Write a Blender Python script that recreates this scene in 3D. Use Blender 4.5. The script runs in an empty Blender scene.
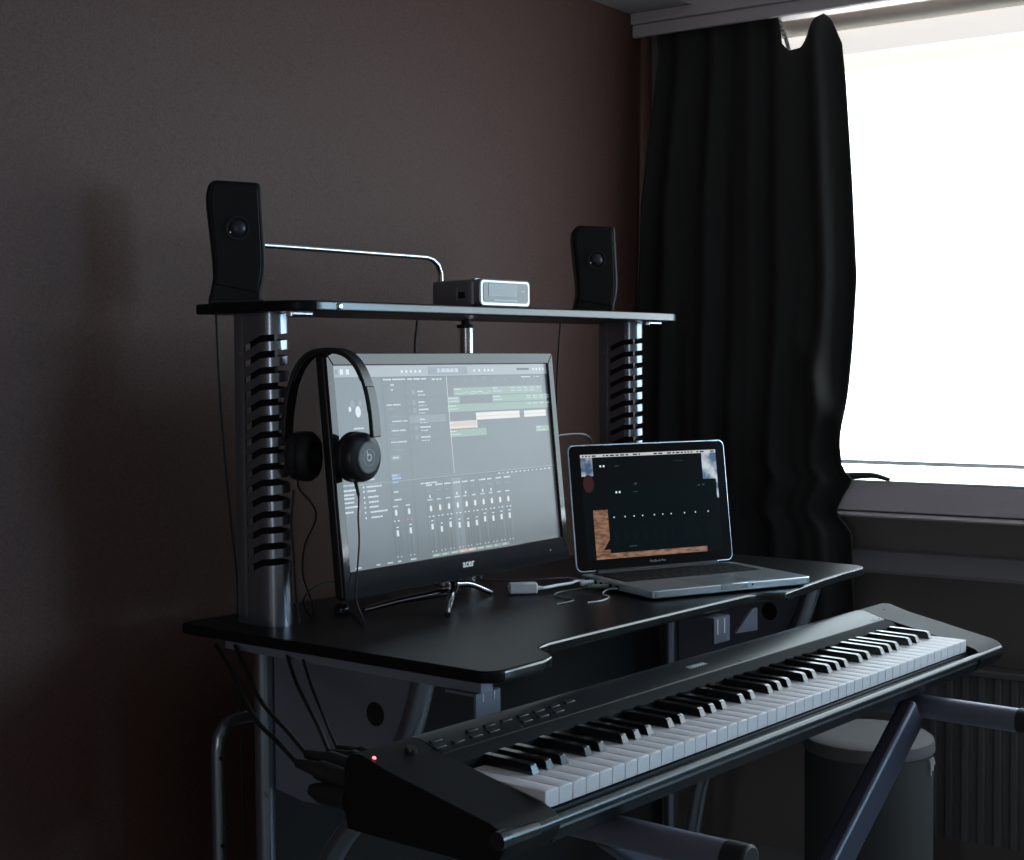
import bpy, bmesh, math, random
from mathutils import Vector, Matrix
R = math.radians
random.seed(4)
scene = bpy.context.scene
col = scene.collection

# ---------------------------------------------------------------- camera
cam_d = bpy.data.cameras.new('camera')
cam_d.sensor_width = 36.0
cam_d.lens = 36.0 * 1500 / 1024
cam_d.clip_start = 0.05
cam = bpy.data.objects.new('camera', cam_d)
col.objects.link(cam)
yaw, pit, rol = R(39.80), R(2.568), R(-0.454)
Fv = Vector((math.cos(yaw)*math.cos(pit), math.sin(yaw)*math.cos(pit), -math.sin(pit)))
R0 = Vector((math.sin(yaw), -math.cos(yaw), 0))
U0 = R0.cross(Fv)
Rv = R0*math.cos(rol) + U0*math.sin(rol)
Uv = -R0*math.sin(rol) + U0*math.cos(rol)
m = Matrix((Rv, Uv, -Fv)).transposed().to_4x4()
m.translation = Vector((0, 0, 1.133))
cam.matrix_world = m
scene.camera = cam

# ---------------------------------------------------------------- world, lights, exposure
world = bpy.data.worlds.new('world')
scene.world = world
world.use_nodes = True
world.node_tree.nodes['Background'].inputs[0].default_value = (1.0, 0.97, 0.92, 1)
world.node_tree.nodes['Background'].inputs[1].default_value = 0.13
scene.view_settings.view_transform = 'Standard'
scene.view_settings.look = 'None'
scene.view_settings.gamma = 1
scene.view_settings.exposure = 0.0
scene.view_settings.use_curve_mapping = False
BLIND = 4.0

def area(name, loc, target, sx, sy, power, color):
    l = bpy.data.lights.new(name, 'AREA')
    l.shape = 'RECTANGLE'; l.size = sx; l.size_y = sy; l.energy = power; l.color = color
    o = bpy.data.objects.new(name, l); col.objects.link(o)
    o.location = loc
    o.rotation_euler = (Vector(target)-Vector(loc)).to_track_quat('-Z', 'Y').to_euler()
    return o
# daylight from the doorway / far window behind and to the left of the photographer
area('doorway_daylight', (-1.6, -0.20, 1.05), (1.7, 1.6, 1.05), 0.15, 0.8, 5.5, (0.80, 0.90, 1.0))

# ---------------------------------------------------------------- room frame (room is turned a little against the desk)
RA = R(5.03)
ROOM = Matrix.Translation((3.009, 2.062, 0)) @ Matrix.Rotation(RA, 4, 'Z')   # local x: through the window wall, y: through the brown wall

# ---------------------------------------------------------------- materials
MATS = {}
def mat(name, color, rough=0.5, metal=0.0, spec=0.5, coat=0.0, emit=None, es=1.0, bump=None, noise=None, sheen=0.0, coat_rough=0.05, aniso=None):
    if name in MATS: return MATS[name]
    mt = bpy.data.materials.new(name); mt.use_nodes = True
    nt = mt.node_tree; b = nt.nodes['Principled BSDF']
    b.inputs['Base Color'].default_value = (*color, 1)
    b.inputs['Roughness'].default_value = rough
    b.inputs['Metallic'].default_value = metal
    b.inputs['Specular IOR Level'].default_value = spec
    b.inputs['Coat Weight'].default_value = coat
    b.inputs['Coat Roughness'].default_value = coat_rough
    b.inputs['Sheen Weight'].default_value = sheen
    if emit:
        b.inputs['Emission Color'].default_value = (*emit, 1)
        b.inputs['Emission Strength'].default_value = es
    tc = None
    if bump or noise:
        tc = nt.nodes.new('ShaderNodeTexCoord')
    if bump:                       # (scale xyz, strength, distance, detail)
        sc, st, dist, det = bump
        mp = nt.nodes.new('ShaderNodeMapping'); mp.inputs['Scale'].default_value = sc
        nz = nt.nodes.new('ShaderNodeTexNoise'); nz.inputs['Scale'].default_value = 1; nz.inputs['Detail'].default_value = det
        bp = nt.nodes.new('ShaderNodeBump'); bp.inputs['Strength'].default_value = st; bp.inputs['Distance'].default_value = dist
        nt.links.new(tc.outputs['Object'], mp.inputs[0]); nt.links.new(mp.outputs[0], nz.inputs['Vector'])
        nt.links.new(nz.outputs[0], bp.inputs['Height']); nt.links.new(bp.outputs[0], b.inputs['Normal'])
        if coat: nt.links.new(bp.outputs[0], b.inputs['Coat Normal'])
    if noise:                      # (scale xyz, colour a, colour b)
        sc, ca, cb = noise
        mp = nt.nodes.new('ShaderNodeMapping'); mp.inputs['Scale'].default_value = sc
        nz = nt.nodes.new('ShaderNodeTexNoise'); nz.inputs['Scale'].default_value = 1; nz.inputs['Detail'].default_value = 6
        cr = nt.nodes.new('ShaderNodeValToRGB')
        cr.color_ramp.elements[0].position = .35; cr.color_ramp.elements[0].color = (*ca, 1)
        cr.color_ramp.elements[1].position = .68; cr.color_ramp.elements[1].color = (*cb, 1)
        nt.links.new(tc.outputs['Object'], mp.inputs[0]); nt.links.new(mp.outputs[0], nz.inputs['Vector'])
        nt.links.new(nz.outputs[0], cr.inputs[0]); nt.links.new(cr.outputs[0], b.inputs['Base Color'])
    MATS[name] = mt
    return mt

# ---------------------------------------------------------------- mesh helpers
class MB:
    def __init__(s): s.bm = bmesh.new(); s.mi = 0
    def face(s, pts):
        vs = [s.bm.verts.new(p) for p in pts]
        f = s.bm.faces.new(vs); f.material_index = s.mi
        return f
    def _add(s, vs, fs):
        v = [s.bm.verts.new(p) for p in vs]
        for f in fs:
            try:
                q = s.bm.faces.new([v[i] for i in f]); q.material_index = s.mi
            except ValueError: pass
    def box(s, a, b, M=None):
        (x0, y0, z0), (x1, y1, z1) = a, b
        vs = [Vector(p) for p in ((x0,y0,z0),(x1,y0,z0),(x1,y1,z0),(x0,y1,z0),(x0,y0,z1),(x1,y0,z1),(x1,y1,z1),(x0,y1,z1))]
        if M: vs = [M @ v for v in vs]
        s._add(vs, [(3,2,1,0),(4,5,6,7),(0,1,5,4),(1,2,6,5),(2,3,7,6),(3,0,4,7)])
        return s
    def prism(s, poly, axis, a, b, M=None):
        """poly of 2-d points extruded along axis from a to b"""
        def P(p, t):
            if axis == 'x': v = Vector((t, p[0], p[1]))
            elif axis == 'y': v = Vector((p[0], t, p[1]))
            else: v = Vector((p[0], p[1], t))
            return M @ v if M else v
        n = len(poly)
        vs = [P(p, a) for p in poly] + [P(p, b) for p in poly]
        fs = [tuple(range(n-1, -1, -1)), tuple(range(n, 2*n))] + [(i, (i+1) % n, n+(i+1) % n, n+i) for i in range(n)]
        s._add(vs, fs); return s
    def tube(s, pts, r, n=12, cap=True, smooth_pts=False):
        pts = [Vector(p) for p in pts]
        if smooth_pts: pts = spline(pts)
        rr = r if isinstance(r, (list, tuple)) else [r]*len(pts)
        if len(rr) != len(pts): rr = [rr[0] + (rr[-1]-rr[0])*i/(len(pts)-1) for i in range(len(pts))]
        rings = []; prev = None
        for i, p in enumerate(pts):
            d = (pts[min(i+1, len(pts)-1)] - pts[max(i-1, 0)]).normalized()
            if prev is None:
                u = d.orthogonal().normalized()
            else:
                u = (prev - d*prev.dot(d))
                u = u.normalized() if u.length > 1e-6 else d.orthogonal().normalized()
            prev = u; v = d.cross(u)
            rings.append([s.bm.verts.new(p + (u*math.cos(2*math.pi*k/n) + v*math.sin(2*math.pi*k/n))*rr[i]) for k in range(n)])
        for a, b in zip(rings, rings[1:]):
            for k in range(n):
                f = s.bm.faces.new((a[k], a[(k+1) % n], b[(k+1) % n], b[k])); f.material_index = s.mi
        if cap:
            for rg, rev in ((rings[0], True), (rings[-1], False)):
                f = s.bm.faces.new(rg[::-1] if rev else rg); f.material_index = s.mi
        return s
    def lathe(s, prof, c=(0,0,0), n=32, M=None):
        """prof: (radius, z)"""
        rings = []
        for r, z in prof:
            if r < 1e-6:
                p = Vector((c[0], c[1], c[2]+z)); rings.append([s.bm.verts.new(M @ p if M else p)])
            else:
                ring = []
                for k in range(n):
                    p = Vector((c[0]+r*math.cos(2*math.pi*k/n), c[1]+r*math.sin(2*math.pi*k/n), c[2]+z))
                    ring.append(s.bm.verts.new(M @ p if M else p))
                rings.append(ring)
        for a, b in zip(rings, rings[1:]):
            for k in range(n):
                k2 = (k+1) % n
                if len(a) == 1 and len(b) == 1: continue
                if len(a) == 1: vs = (a[0], b[k2], b[k])
                elif len(b) == 1: vs = (a[k], a[k2], b[0])
                else: vs = (a[k], a[k2], b[k2], b[k])
                f = s.bm.faces.new(vs); f.material_index = s.mi
        return s
    def build(s, name, m, parent=None, bevel=0, seg=2, smooth=True, solid=0, M=None, angle=35, kind=None, label=None):
        bmesh.ops.recalc_face_normals(s.bm, faces=s.bm.faces) if not getattr(s, 'keep', False) else None
        me = bpy.data.meshes.new(name); s.bm.to_mesh(me); s.bm.free()
        for x in (m if isinstance(m, (list, tuple)) else [m]): me.materials.append(x)
        o = bpy.data.objects.new(name, me); col.objects.link(o)
        if M: me.transform(M)
        if solid:
            md = o.modifiers.new('solid', 'SOLIDIFY'); md.thickness = solid; md.offset = 0
        if bevel:
            md = o.modifiers.new('bevel', 'BEVEL'); md.width = bevel; md.segments = seg; md.limit_method = 'ANGLE'; md.angle_limit = R(30)
        if smooth:
            me.polygons.foreach_set('use_smooth', [True]*len(me.polygons))
            me.set_sharp_from_angle(angle=R(angle))
        if parent: o.parent = parent; o.matrix_parent_inverse = Matrix.Identity(4)
        if kind: o['kind'] = kind
        if label: o['label'] = label
        return o

def spline(pts, k=8):
    pts = [Vector(p) for p in pts]; out = []
    P = [pts[0]*2-pts[1]] + pts + [pts[-1]*2-pts[-2]]
    for i in range(1, len(P)-2):
        for j in range(k):
            t = j/k
            a, b, c, d = P[i-1], P[i], P[i+1], P[i+2]
            out.append(0.5*((2*b) + (c-a)*t + (2*a-5*b+4*c-d)*t*t + (3*b-a-3*c+d)*t**3))
    out.append(pts[-1]); return out

def thing(name, label, cat, M=None, group=None):
    o = bpy.data.objects.new(name, None); col.objects.link(o)
    o.empty_display_size = .05
    if M is not None: o.matrix_world = M
    o['label'] = label; o['category'] = cat
    if group: o['group'] = group
    return o
def tag(o, label, cat, group=None):
    o['label'] = label; o['category'] = cat
    if group: o['group'] = group
    return o
def text_mesh(name, s, size, m, parent, M, extrude=0.0002, bold=0.0):
    cu = bpy.data.curves.new(name, 'FONT'); cu.body = s; cu.size = size; cu.extrude = extrude; cu.offset = bold
    cu.align_x = 'CENTER'; cu.align_y = 'CENTER'; cu.resolution_u = 3
    t = bpy.data.objects.new(name + '_tmp', cu); col.objects.link(t)
    dg = bpy.context.evaluated_depsgraph_get()
    me = bpy.data.meshes.new_from_object(t.evaluated_get(dg))
    bpy.data.objects.remove(t)
    me.transform(M); me.materials.clear(); me.materials.append(m); me.name = name
    o = bpy.data.objects.new(name, me); col.objects.link(o); o.parent = parent
    return o
def rrect(x0, z0, x1, z1, r, n=5):
    out = []
    for cx, cz, a0 in ((x1-r, z0+r, -90), (x1-r, z1-r, 0), (x0+r, z1-r, 90), (x0+r, z0+r, 180)):
        for i in range(n+1):
            a = R(a0 + 90*i/n); out.append((cx+r*math.cos(a), cz+r*math.sin(a)))
    return out
STAND = Matrix(((1,0,0,0),(0,0,-1,0),(0,1,0,0),(0,0,0,1)))     # text in XY -> facing -Y

# palette
m_wall = mat('brown_wallpaper', (.105,.068,.058), .62, spec=.42, bump=((520,520,520),.30,.0014,2), noise=((260,260,260),(.074,.032,.024),(.112,.051,.039)))
m_winwall = mat('beige_wall_paint', (.21,.18,.17), .7)
m_ceil = mat('grey_ceiling_paint', (.34,.30,.30), .8)
m_floor = mat('wood_floor', (.26,.25,.24), .5)
m_trim = mat('grey_pink_paint', (.62,.55,.57), .55)
m_sill = mat('textured_grey_paint', (.80,.70,.73), .34, bump=((260,90,420),.35,.002,3))
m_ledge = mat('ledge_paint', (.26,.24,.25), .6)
m_white = mat('white_window_paint', (.85,.84,.82), .4)
m_rail_cream = mat('cream_rail', (.62,.54,.46), .4)
m_curtain = mat('black_curtain_cloth', (.042,.042,.040), .85, spec=.15, sheen=.04, bump=((900,900,900),.1,.0005,1))
m_lining = mat('pale_curtain_lining', (.75,.73,.70), .8)
m_desk = mat('black_woodgrain_laminate', (.012,.012,.013), .33, spec=.10, bump=((45,260,60),.55,.0007,5))
m_edge = mat('black_edge_band', (.05,.058,.065), .30, spec=1.0)
m_edge2 = mat('dark_edge_band', (.012,.013,.014), .2, spec=1.0)
m_steel = mat('blue_grey_powdercoat', (.30,.33,.385), .24, metal=.8)
m_chrome = mat('chrome', (.58,.58,.61), .26, metal=1)
m_panel = mat('blue_grey_panel', (.22,.235,.30), .45, metal=.2)
m_dark = mat('dark_void', (.01,.01,.01), .8)
m_blackp = mat('matt_black_plastic', (.016,.016,.017), .5, spec=.4)
m_gloss = mat('gloss_black_plastic', (.012,.012,.014), .12, spec=.5)
m_softgloss = mat('satin_black_plastic', (.016,.017,.02), .28, spec=.55)
m_cable = mat('black_cable', (.012,.012,.012), .5)
m_gcable = mat('pale_cable', (.55,.56,.6), .4)

# ================================================================ SETTING
def struct(name, mb, m, **k):
    o = mb.build(name, m, M=ROOM, smooth=False, kind='structure', **k); return o
CEIL = 2.05
struct('floor', MB().box((-5, -4.6, -.06), (.6, .1, 0)), m_floor)
struct('ceiling', MB().box((-5, -4.6, CEIL), (.6, .1, CEIL+.06)), m_ceil)
struct('wall_back', MB().box((-5, 0, 0), (.12, .1, CEIL)), m_wall)
# window wall with its opening
W0, W1, WZ0, WZ1 = -.30, -2.45, .866, 1.93
V0, V1 = -2.70, -4.2
wl = MB()
wl.box((0, W0, 0), (.12, 0, CEIL)); wl.box((0, V0, 0), (.12, W1, CEIL)); wl.box((0, -4.6, 0), (.12, V1, CEIL))
for a, b in ((W1, W0), (V1, V0)):
    wl.box((0, a, 0), (.12, b, WZ0)); wl.box((0, a, WZ1), (.12, b, CEIL))
struct('wall_right', wl, m_winwall)
# ceiling box along the brown wall
struct('trim_1', MB().box((-5, -.16, 1.945), (-.0, 0, CEIL)), m_ceil)
# pelmet board of two steps over the window
pl = MB().box((-.102, -4.6, 1.921), (0, .0, CEIL)); 
struct('trim_2', pl, m_trim, bevel=.003)
struct('trim_3', MB().box((-.092, -4.6, 1.892), (-.078, -.0, 1.920)), m_trim, bevel=.002)
# casing below the window, with a nose at its foot
cs = MB().box((-.045, -4.6, .803), (0, -.02, .8655))
struct('trim_4', cs, m_sill, bevel=.002)
struct('trim_5', MB().prism([(0,.789),(-.052,.789),(-.058,.7935),(-.052,.799),(0,.802)], 'y', -4.6, -.02), m_trim)
# second, lower ledge with sloped face above the radiator
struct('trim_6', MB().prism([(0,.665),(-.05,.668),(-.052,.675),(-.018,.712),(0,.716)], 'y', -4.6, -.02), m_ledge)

# window: frame, pane lit by the overcast sky, inner sill
m_pane = mat('daylit_glass', (.8,.85,.9), .1, emit=(.93,.97,1.0), es=4.0)
def window(name, w0, w1, mid, mp):
    win = bpy.data.objects.new(name, None); col.objects.link(win); win['kind'] = 'structure'
    win.matrix_world = ROOM
    fr = MB()
    fr.box((.06, w1, WZ0), (.10, w0, WZ0+.010)); fr.box((.06, w1, WZ1-.05), (.10, w0, WZ1))
    fr.box((.06, w0-.05, WZ0+.010), (.10, w0, WZ1-.05)); fr.box((.06, w1, WZ0+.010), (.10, w1+.05, WZ1-.05))
    fr.box((.06, mid-.03, WZ0+.010), (.10, mid+.03, WZ1-.05))
    fr.build('window_frame', m_white, win, bevel=.003)
    MB().box((.076, w1+.05, WZ0+.010), (.082, w0-.05, WZ1-.05)).build('window_pane', mp, win)
    MB().box((-.045, w1, WZ0), (.06, w0, WZ0+.004)).build('window_sill', m_white, win)
window('window_1', W0, W1, -1.39, m_pane)
window('added_window', V0, V1, -3.45, mat('added_blue_glow', (.8,.85,.9), .1, emit=(.44,.75,1.0), es=14.5))  # unseen window added to throw blue light on the front faces

# ---------------------------------------------------------------- roller blind
m_blind = mat('daylit_blind_fabric', (.8,.8,.8), .9, emit=(.78,.925,1.0), es=BLIND)
m_blind2 = mat('painted_shade_blind_top', (.75,.72,.68), .9, emit=(1.0,.965,.93), es=.74)  # weaker glow paints the lintel's shade onto the blind top
m_blind3 = mat('painted_shade_blind_edge', (.75,.72,.68), .9, emit=(1.0,.955,.88), es=.94)  # in-between glow, softens the painted shade's lower edge
blind = thing('roller_blind', 'white translucent roller blind glowing with daylight, drawn down over the window', 'blind', ROOM @ Matrix.Translation((.0, -1.37, .905)))
b = MB(); b.box((.012, -1.04, .004), (.0135, 1.04, .90)); b.build('fabric', m_blind, blind)
b = MB(); b.box((.009, -1.04, .905), (.0105, 1.04, .965)); b.build('shade_band', m_blind2, blind)  # strips carrying the painted shade, not extra cloth
b = MB(); b.box((.0107, -1.04, .868), (.0117, 1.04, .965)); b.build('shade_band', m_blind3, blind)
MB().box((.008, -1.04, -.004), (.018, 1.04, .005)).build('bottom_bar', mat('bottom_bar', (.5,.5,.52), .4), blind, bevel=.001)
MB().tube([(-.005, -1.05, .975), (-.005, 1.05, .975)], .019, 20).build('roller', m_rail_cream, blind)
# curtain track
track = thing('curtain_track', 'cream curtain track running under the pelmet above the blind', 'curtain rail', ROOM @ Matrix.Translation((-.026, -1.3, 1.914)))
MB().prism([(-.012,-.006),(.012,-.006),(.012,.008),(-.012,.008)], 'y', -1.3, 1.2).build('rail', m_rail_cream, track, bevel=.002)

# ---------------------------------------------------------------- curtain
def curtain():
    lo, hi = -.555, -.05
    top = [(-.02,1.95),(-.34,1.95),(-.352,1.915),(-.360,1.885),(-.365,1.838),(-.381,1.820),(-.405,1.826),(-.423,1.849),(-.444,1.881),(-.462,1.892),(-.476,1.879),(-.490,1.849),(-.503,1.822)]
    right = [(1.82,-.503),(1.74,-.513),(1.52,-.532),(1.31,-.547),(1.16,-.541),(1.005,-.530),(.94,-.524),(.90,-.526),(.873,-.556),(.84,-.530),(.80,-.508),(.76,-.545),(.5,-.555),(.3,-.55)]
    left = [(1.93,-.045),(1.85,-.052),(1.70,-.035),(1.5,-.012),(1.2,-.008),(.3,-.015)]
    def itp(tb, x):
        tb = sorted(tb)
        if x <= tb[0][0]: return tb[0][1]
        for (a, va), (c, vc) in zip(tb, tb[1:]):
            if x <= c:
                t = (x-a)/(c-a); return va + (vc-va)*t
        return tb[-1][1]
    nu, nv = 110, 90
    bm = bmesh.new(); g = []
    for j in range(nv+1):
        row = []
        fv = j/nv
        for i in range(nu+1):
            fu = i/nu
            # nominal height from bottom .30 to the top edge
            s_top = -.045 + (-.503+.045)*fu
            ztop = itp([(-a, z) for a, z in top], -s_top)
            z = .30 + (ztop-.30)*fv
            sl, sr = itp(left, z), itp(right, z)
            s_ = sl + (sr-sl)*fu
            ph = fu*2*math.pi
            loose = .35 + .65*min(1, max(0, (1.9-z)/.9))
            x = -.055 + .012*math.sin(ph*5.5+.4*math.sin(z*3))*(.6+.4*loose) + .006*math.sin(ph*9.3+2+z*1.3)*loose
            x += -.035*min(1, max(0, (1.85-z)/.8))
            x += -.010*math.sin(ph*1.4+1.0)*loose*fu
            # swept fold low on the right, where the cloth is pushed over the sill
            d = (s_+.50) - (z-1.02)*.42
            x += -.030*math.exp(-(d/.030)**2)*math.exp(-((z-1.03)/.14)**2)
            k = math.exp(-((z-.86)/.05)**2)
            x += -.012*k*fu
            x = min(x, -.012)
            if z < .90: x = min(x, -.075)
            row.append(bm.verts.new((x, s_, z)))
        g.append(row)
    for a, c in zip(g, g[1:]):
        for i in range(nu): bm.faces.new((a[i], a[i+1], c[i+1], c[i]))
    mb = MB(); mb.bm.free(); mb.bm = bm
    return mb
cur = thing('curtain', 'black heavy curtain hanging bunched at the left side of the window', 'curtain', ROOM)
curtain().build('drape', m_curtain, cur, solid=.003, angle=80)
# loose end of the hem lying on the sill
bm = MB(); pts = [(-.055,-.50,.874),(-.058,-.54,.880),(-.055,-.58,.8815),(-.045,-.612,.8725)]
bm.tube(pts, [.010,.013,.012,.004], 10, smooth_pts=True).build('hem_end', m_curtain, cur)
# pale lining and hook tape that show where the top edge sags
ln = MB(); n = 10
for i in range(n):
    t0, t1 = i/n, (i+1)/n
    def LP(t, up): return (-.045+.012*math.sin(t*3.1), -.350-.030*t, 1.826+.085*(1-t)**1.4)
    ln.face([LP(t0,0), LP(t1,0), (LP(t1,1)[0]+.01,LP(t1,1)[1]+.012,LP(t1,0)[2]-.002), (LP(t0,0)[0]+.01,LP(t0,0)[1]+.012,LP(t0,0)[2]-.002)])
ln.build('lining', m_lining, cur, solid=.001)

# ---------------------------------------------------------------- radiator
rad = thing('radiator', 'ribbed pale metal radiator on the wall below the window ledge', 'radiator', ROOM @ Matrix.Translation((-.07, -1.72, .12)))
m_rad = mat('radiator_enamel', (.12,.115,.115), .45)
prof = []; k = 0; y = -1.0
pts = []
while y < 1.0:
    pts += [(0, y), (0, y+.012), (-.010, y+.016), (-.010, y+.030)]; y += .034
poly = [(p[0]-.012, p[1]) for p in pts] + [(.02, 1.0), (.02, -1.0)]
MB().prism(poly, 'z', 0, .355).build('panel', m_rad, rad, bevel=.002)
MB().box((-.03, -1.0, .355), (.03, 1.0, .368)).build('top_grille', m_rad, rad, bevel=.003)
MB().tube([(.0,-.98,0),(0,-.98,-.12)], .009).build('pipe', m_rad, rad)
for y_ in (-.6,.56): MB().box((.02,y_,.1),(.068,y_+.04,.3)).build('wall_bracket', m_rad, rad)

# ---------------------------------------------------------------- stool
st = thing('round_stool', 'round grey drum stool with a paler lid, behind the crossed piano stand', 'stool', Matrix.Translation((2.505, 1.243, 0)))
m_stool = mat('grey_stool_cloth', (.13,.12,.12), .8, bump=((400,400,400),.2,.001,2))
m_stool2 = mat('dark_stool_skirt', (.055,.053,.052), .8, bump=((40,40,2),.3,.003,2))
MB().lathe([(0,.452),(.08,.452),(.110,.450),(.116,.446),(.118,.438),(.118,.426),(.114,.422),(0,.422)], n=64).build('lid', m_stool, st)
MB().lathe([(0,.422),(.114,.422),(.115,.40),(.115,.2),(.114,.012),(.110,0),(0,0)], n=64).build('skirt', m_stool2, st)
bw = MB(); ca, sa = math.cos(R(-75)), math.sin(R(-75))
for a, L in ((-88,.030),(-84,.022),(-80,.014)):
    x, y = .1175*math.cos(R(a)), .1175*math.sin(R(a))
    bw.tube([(x,y,.420),(x*1.02,y*1.02,.410),(x*1.015,y*1.015,.420-L)], .0018, 6)
bw.build('ribbon', m_gcable, st)

# ================================================================ DESK
desk = thing('computer_desk', 'black computer desk with slotted blue-grey metal uprights and a raised shelf', 'desk', Matrix.Translation((1.41, 1.79, 0)))
DI = Matrix.Translation((-1.41, -1.79, 0))
def D(mb, name, m, **k): return mb.build(name, m, desk, M=DI, **k)
def arc(cx, cy, r, a0, a1, n=6): return [(cx+r*math.cos(R(a0+(a1-a0)*i/n)), cy+r*math.sin(R(a0+(a1-a0)*i/n))) for i in range(n+1)]
def edged(mb):          # front edge band on the faces that look to the front
    mb.bm.normal_update()
    for f in mb.bm.faces:
        if abs(f.normal.z) < .5 and f.calc_center_median().x > 1.44: f.material_index = 1
top_poly = (arc(1.400, 1.79, .015, 180, 90, 3) + arc(2.54, 1.775, .03, 90, 0) + arc(2.525, 1.302, .035, 0, -85, 6)
            + [(2.45,1.264),(2.36,1.255),(2.29,1.246),(2.235,1.238)] + [(2.185,1.231),(2.170,1.240),(2.160,1.256),(2.145,1.266),(2.12,1.270)]
            + [(2.0,1.270),(1.85,1.270),(1.70,1.270),(1.60,1.268),(1.568,1.260),(1.552,1.246),(1.543,1.225),(1.528,1.207),(1.50,1.198)] + arc(1.420, 1.225, .028, -90, -180, 5))
mb = MB(); mb.prism(top_poly, 'z', .734, .750)
edged(mb); D(mb, 'desktop', [m_desk, m_edge2], bevel=.006, seg=4)
# raised shelf
sh_poly = (arc(1.422, 1.78, .01, 180, 90, 3) + arc(2.385, 1.765, .03, 90, 0) + arc(2.335, 1.645, .080, 0, -78, 9) + [(2.20,1.560),(2.0,1.557),(1.7,1.556)] + arc(1.457, 1.602, .045, -90, -180))
mb = MB(); mb.prism(sh_poly, 'z', 1.208, 1.223)
edged(mb); D(mb, 'shelf', [m_desk, m_edge], bevel=.003, seg=3)

def column(x0, x1, yf, yb, z0, z1):
    r = (x1-x0)/2; cx = (x0+x1)/2; yc = yf + r
    path = []          # (x, y, section, t)
    L = yb - yc
    nS = 10
    for i in range(nS+1): path.append((x0, yb - L*i/nS))
    for i in range(1, 13): a = math.pi + math.pi*i/12; path.append((cx+r*math.cos(a), yc+r*math.sin(a)))
    for i in range(1, nS+1): path.append((x1, yc + L*i/nS))
    T = [0]
    for a, c in zip(path, path[1:]): T.append(T[-1]+math.hypot(c[0]-a[0], c[1]-a[1]))
    def rise(t):
        if t < L: return .40*t
        if t < L+math.pi*r: return .40*L + .08*(t-L)
        return .40*L + .08*math.pi*r
    t_a, t_b = .021, T[-1]-.021
    mb = MB()
    def strip(i0, i1, lo, hi):
        for i in range(i0, i1):
            a, c = path[i], path[i+1]
            mb.face([(a[0],a[1],lo(T[i])), (c[0],c[1],lo(T[i+1])), (c[0],c[1],hi(T[i+1])), (a[0],a[1],hi(T[i]))])
    n = len(path)-1
    ia = min(range(n), key=lambda i: abs(T[i]-t_a)); ib = min(range(n), key=lambda i: abs(T[i]-t_b))
    zs, pitch, num = z0+.066, .0233, 15
    gap = .0100
    strip(0, ia, lambda t: z0, lambda t: z1); strip(ib, n, lambda t: z0, lambda t: z1)
    strip(ia, ib, lambda t: z0, lambda t: zs + rise(t))
    for k in range(num):
        lo_ = zs + k*pitch + gap
        hi_ = zs + (k+1)*pitch
        if k < num-1: strip(ia, ib, lambda t, q=lo_: q+rise(t), lambda t, q=hi_: q+rise(t))
        else: strip(ia, ib, lambda t, q=lo_: q+rise(t), lambda t: z1)
    bmesh.ops.remove_doubles(mb.bm, verts=mb.bm.verts, dist=1e-5)
    return mb
for x0 in (1.443, 2.348):
    c = D(column(x0, x0+.045, 1.654, 1.734, .750, 1.208), 'upright', m_steel, solid=.0022, angle=180)
    es_ = c.modifiers.new('edges', 'EDGE_SPLIT'); es_.split_angle = R(40)
    MB().box((x0+.0195,1.668,.752),(x0+.0255,1.722,1.206)).build('dark_core', m_blackp, c, M=DI)  # added black core, imitates the dark hollow behind the slots
    for z_ in (.775, 1.15):
        MB().tube([(x0-.0015,1.721,z_),(x0+.0005,1.721,z_)], .003, 8).build('screw', m_chrome, c, M=DI)
    bk = D(MB().box((x0+.022,1.630,1.2055),(x0+.060,1.640,1.2078)), 'shelf_bracket', m_chrome)
    MB().tube([(x0+.018,1.634,1.2078),(x0+.018,1.634,1.203)], .0045, 10).build('screw', m_chrome, bk, M=DI)
# front dome screws of the shelf edge
D(MB().lathe([(0,.004),(.004,.003),(.006,0),(0,0)], n=14, M=Matrix.Translation((1.487,1.5565,1.2150)) @ Matrix.Rotation(R(90),4,'X')), 'shelf_screw', m_chrome)
# centre post of the shelf and flange
cp = MB().tube([(1.972,1.745,.75),(1.972,1.745,1.196)], .0118, 20)
cpo = D(cp, 'centre_post', m_chrome)
MB().tube([(1.972,1.745,1.194),(1.972,1.745,1.2005)], .017, 20).tube([(1.972,1.745,1.2),(1.972,1.745,1.208)], .009, 16).build('flange', m_blackp, cpo, M=DI)
# rail along the back of the shelf
rp = [(1.458,1.778,1.223),(1.458,1.778,1.290),(1.461,1.778,1.303),(1.470,1.778,1.313),(1.484,1.778,1.317)]
rp += [(1.60,1.778,1.3172),(1.75,1.778,1.3168),(1.905,1.778,1.3165),(1.922,1.778,1.313),(1.936,1.778,1.304),(1.943,1.778,1.290),(1.944,1.778,1.26),(1.944,1.778,1.223)]
D(MB().tube(rp, .0048, 14), 'shelf_rail', m_chrome, angle=60)
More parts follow.
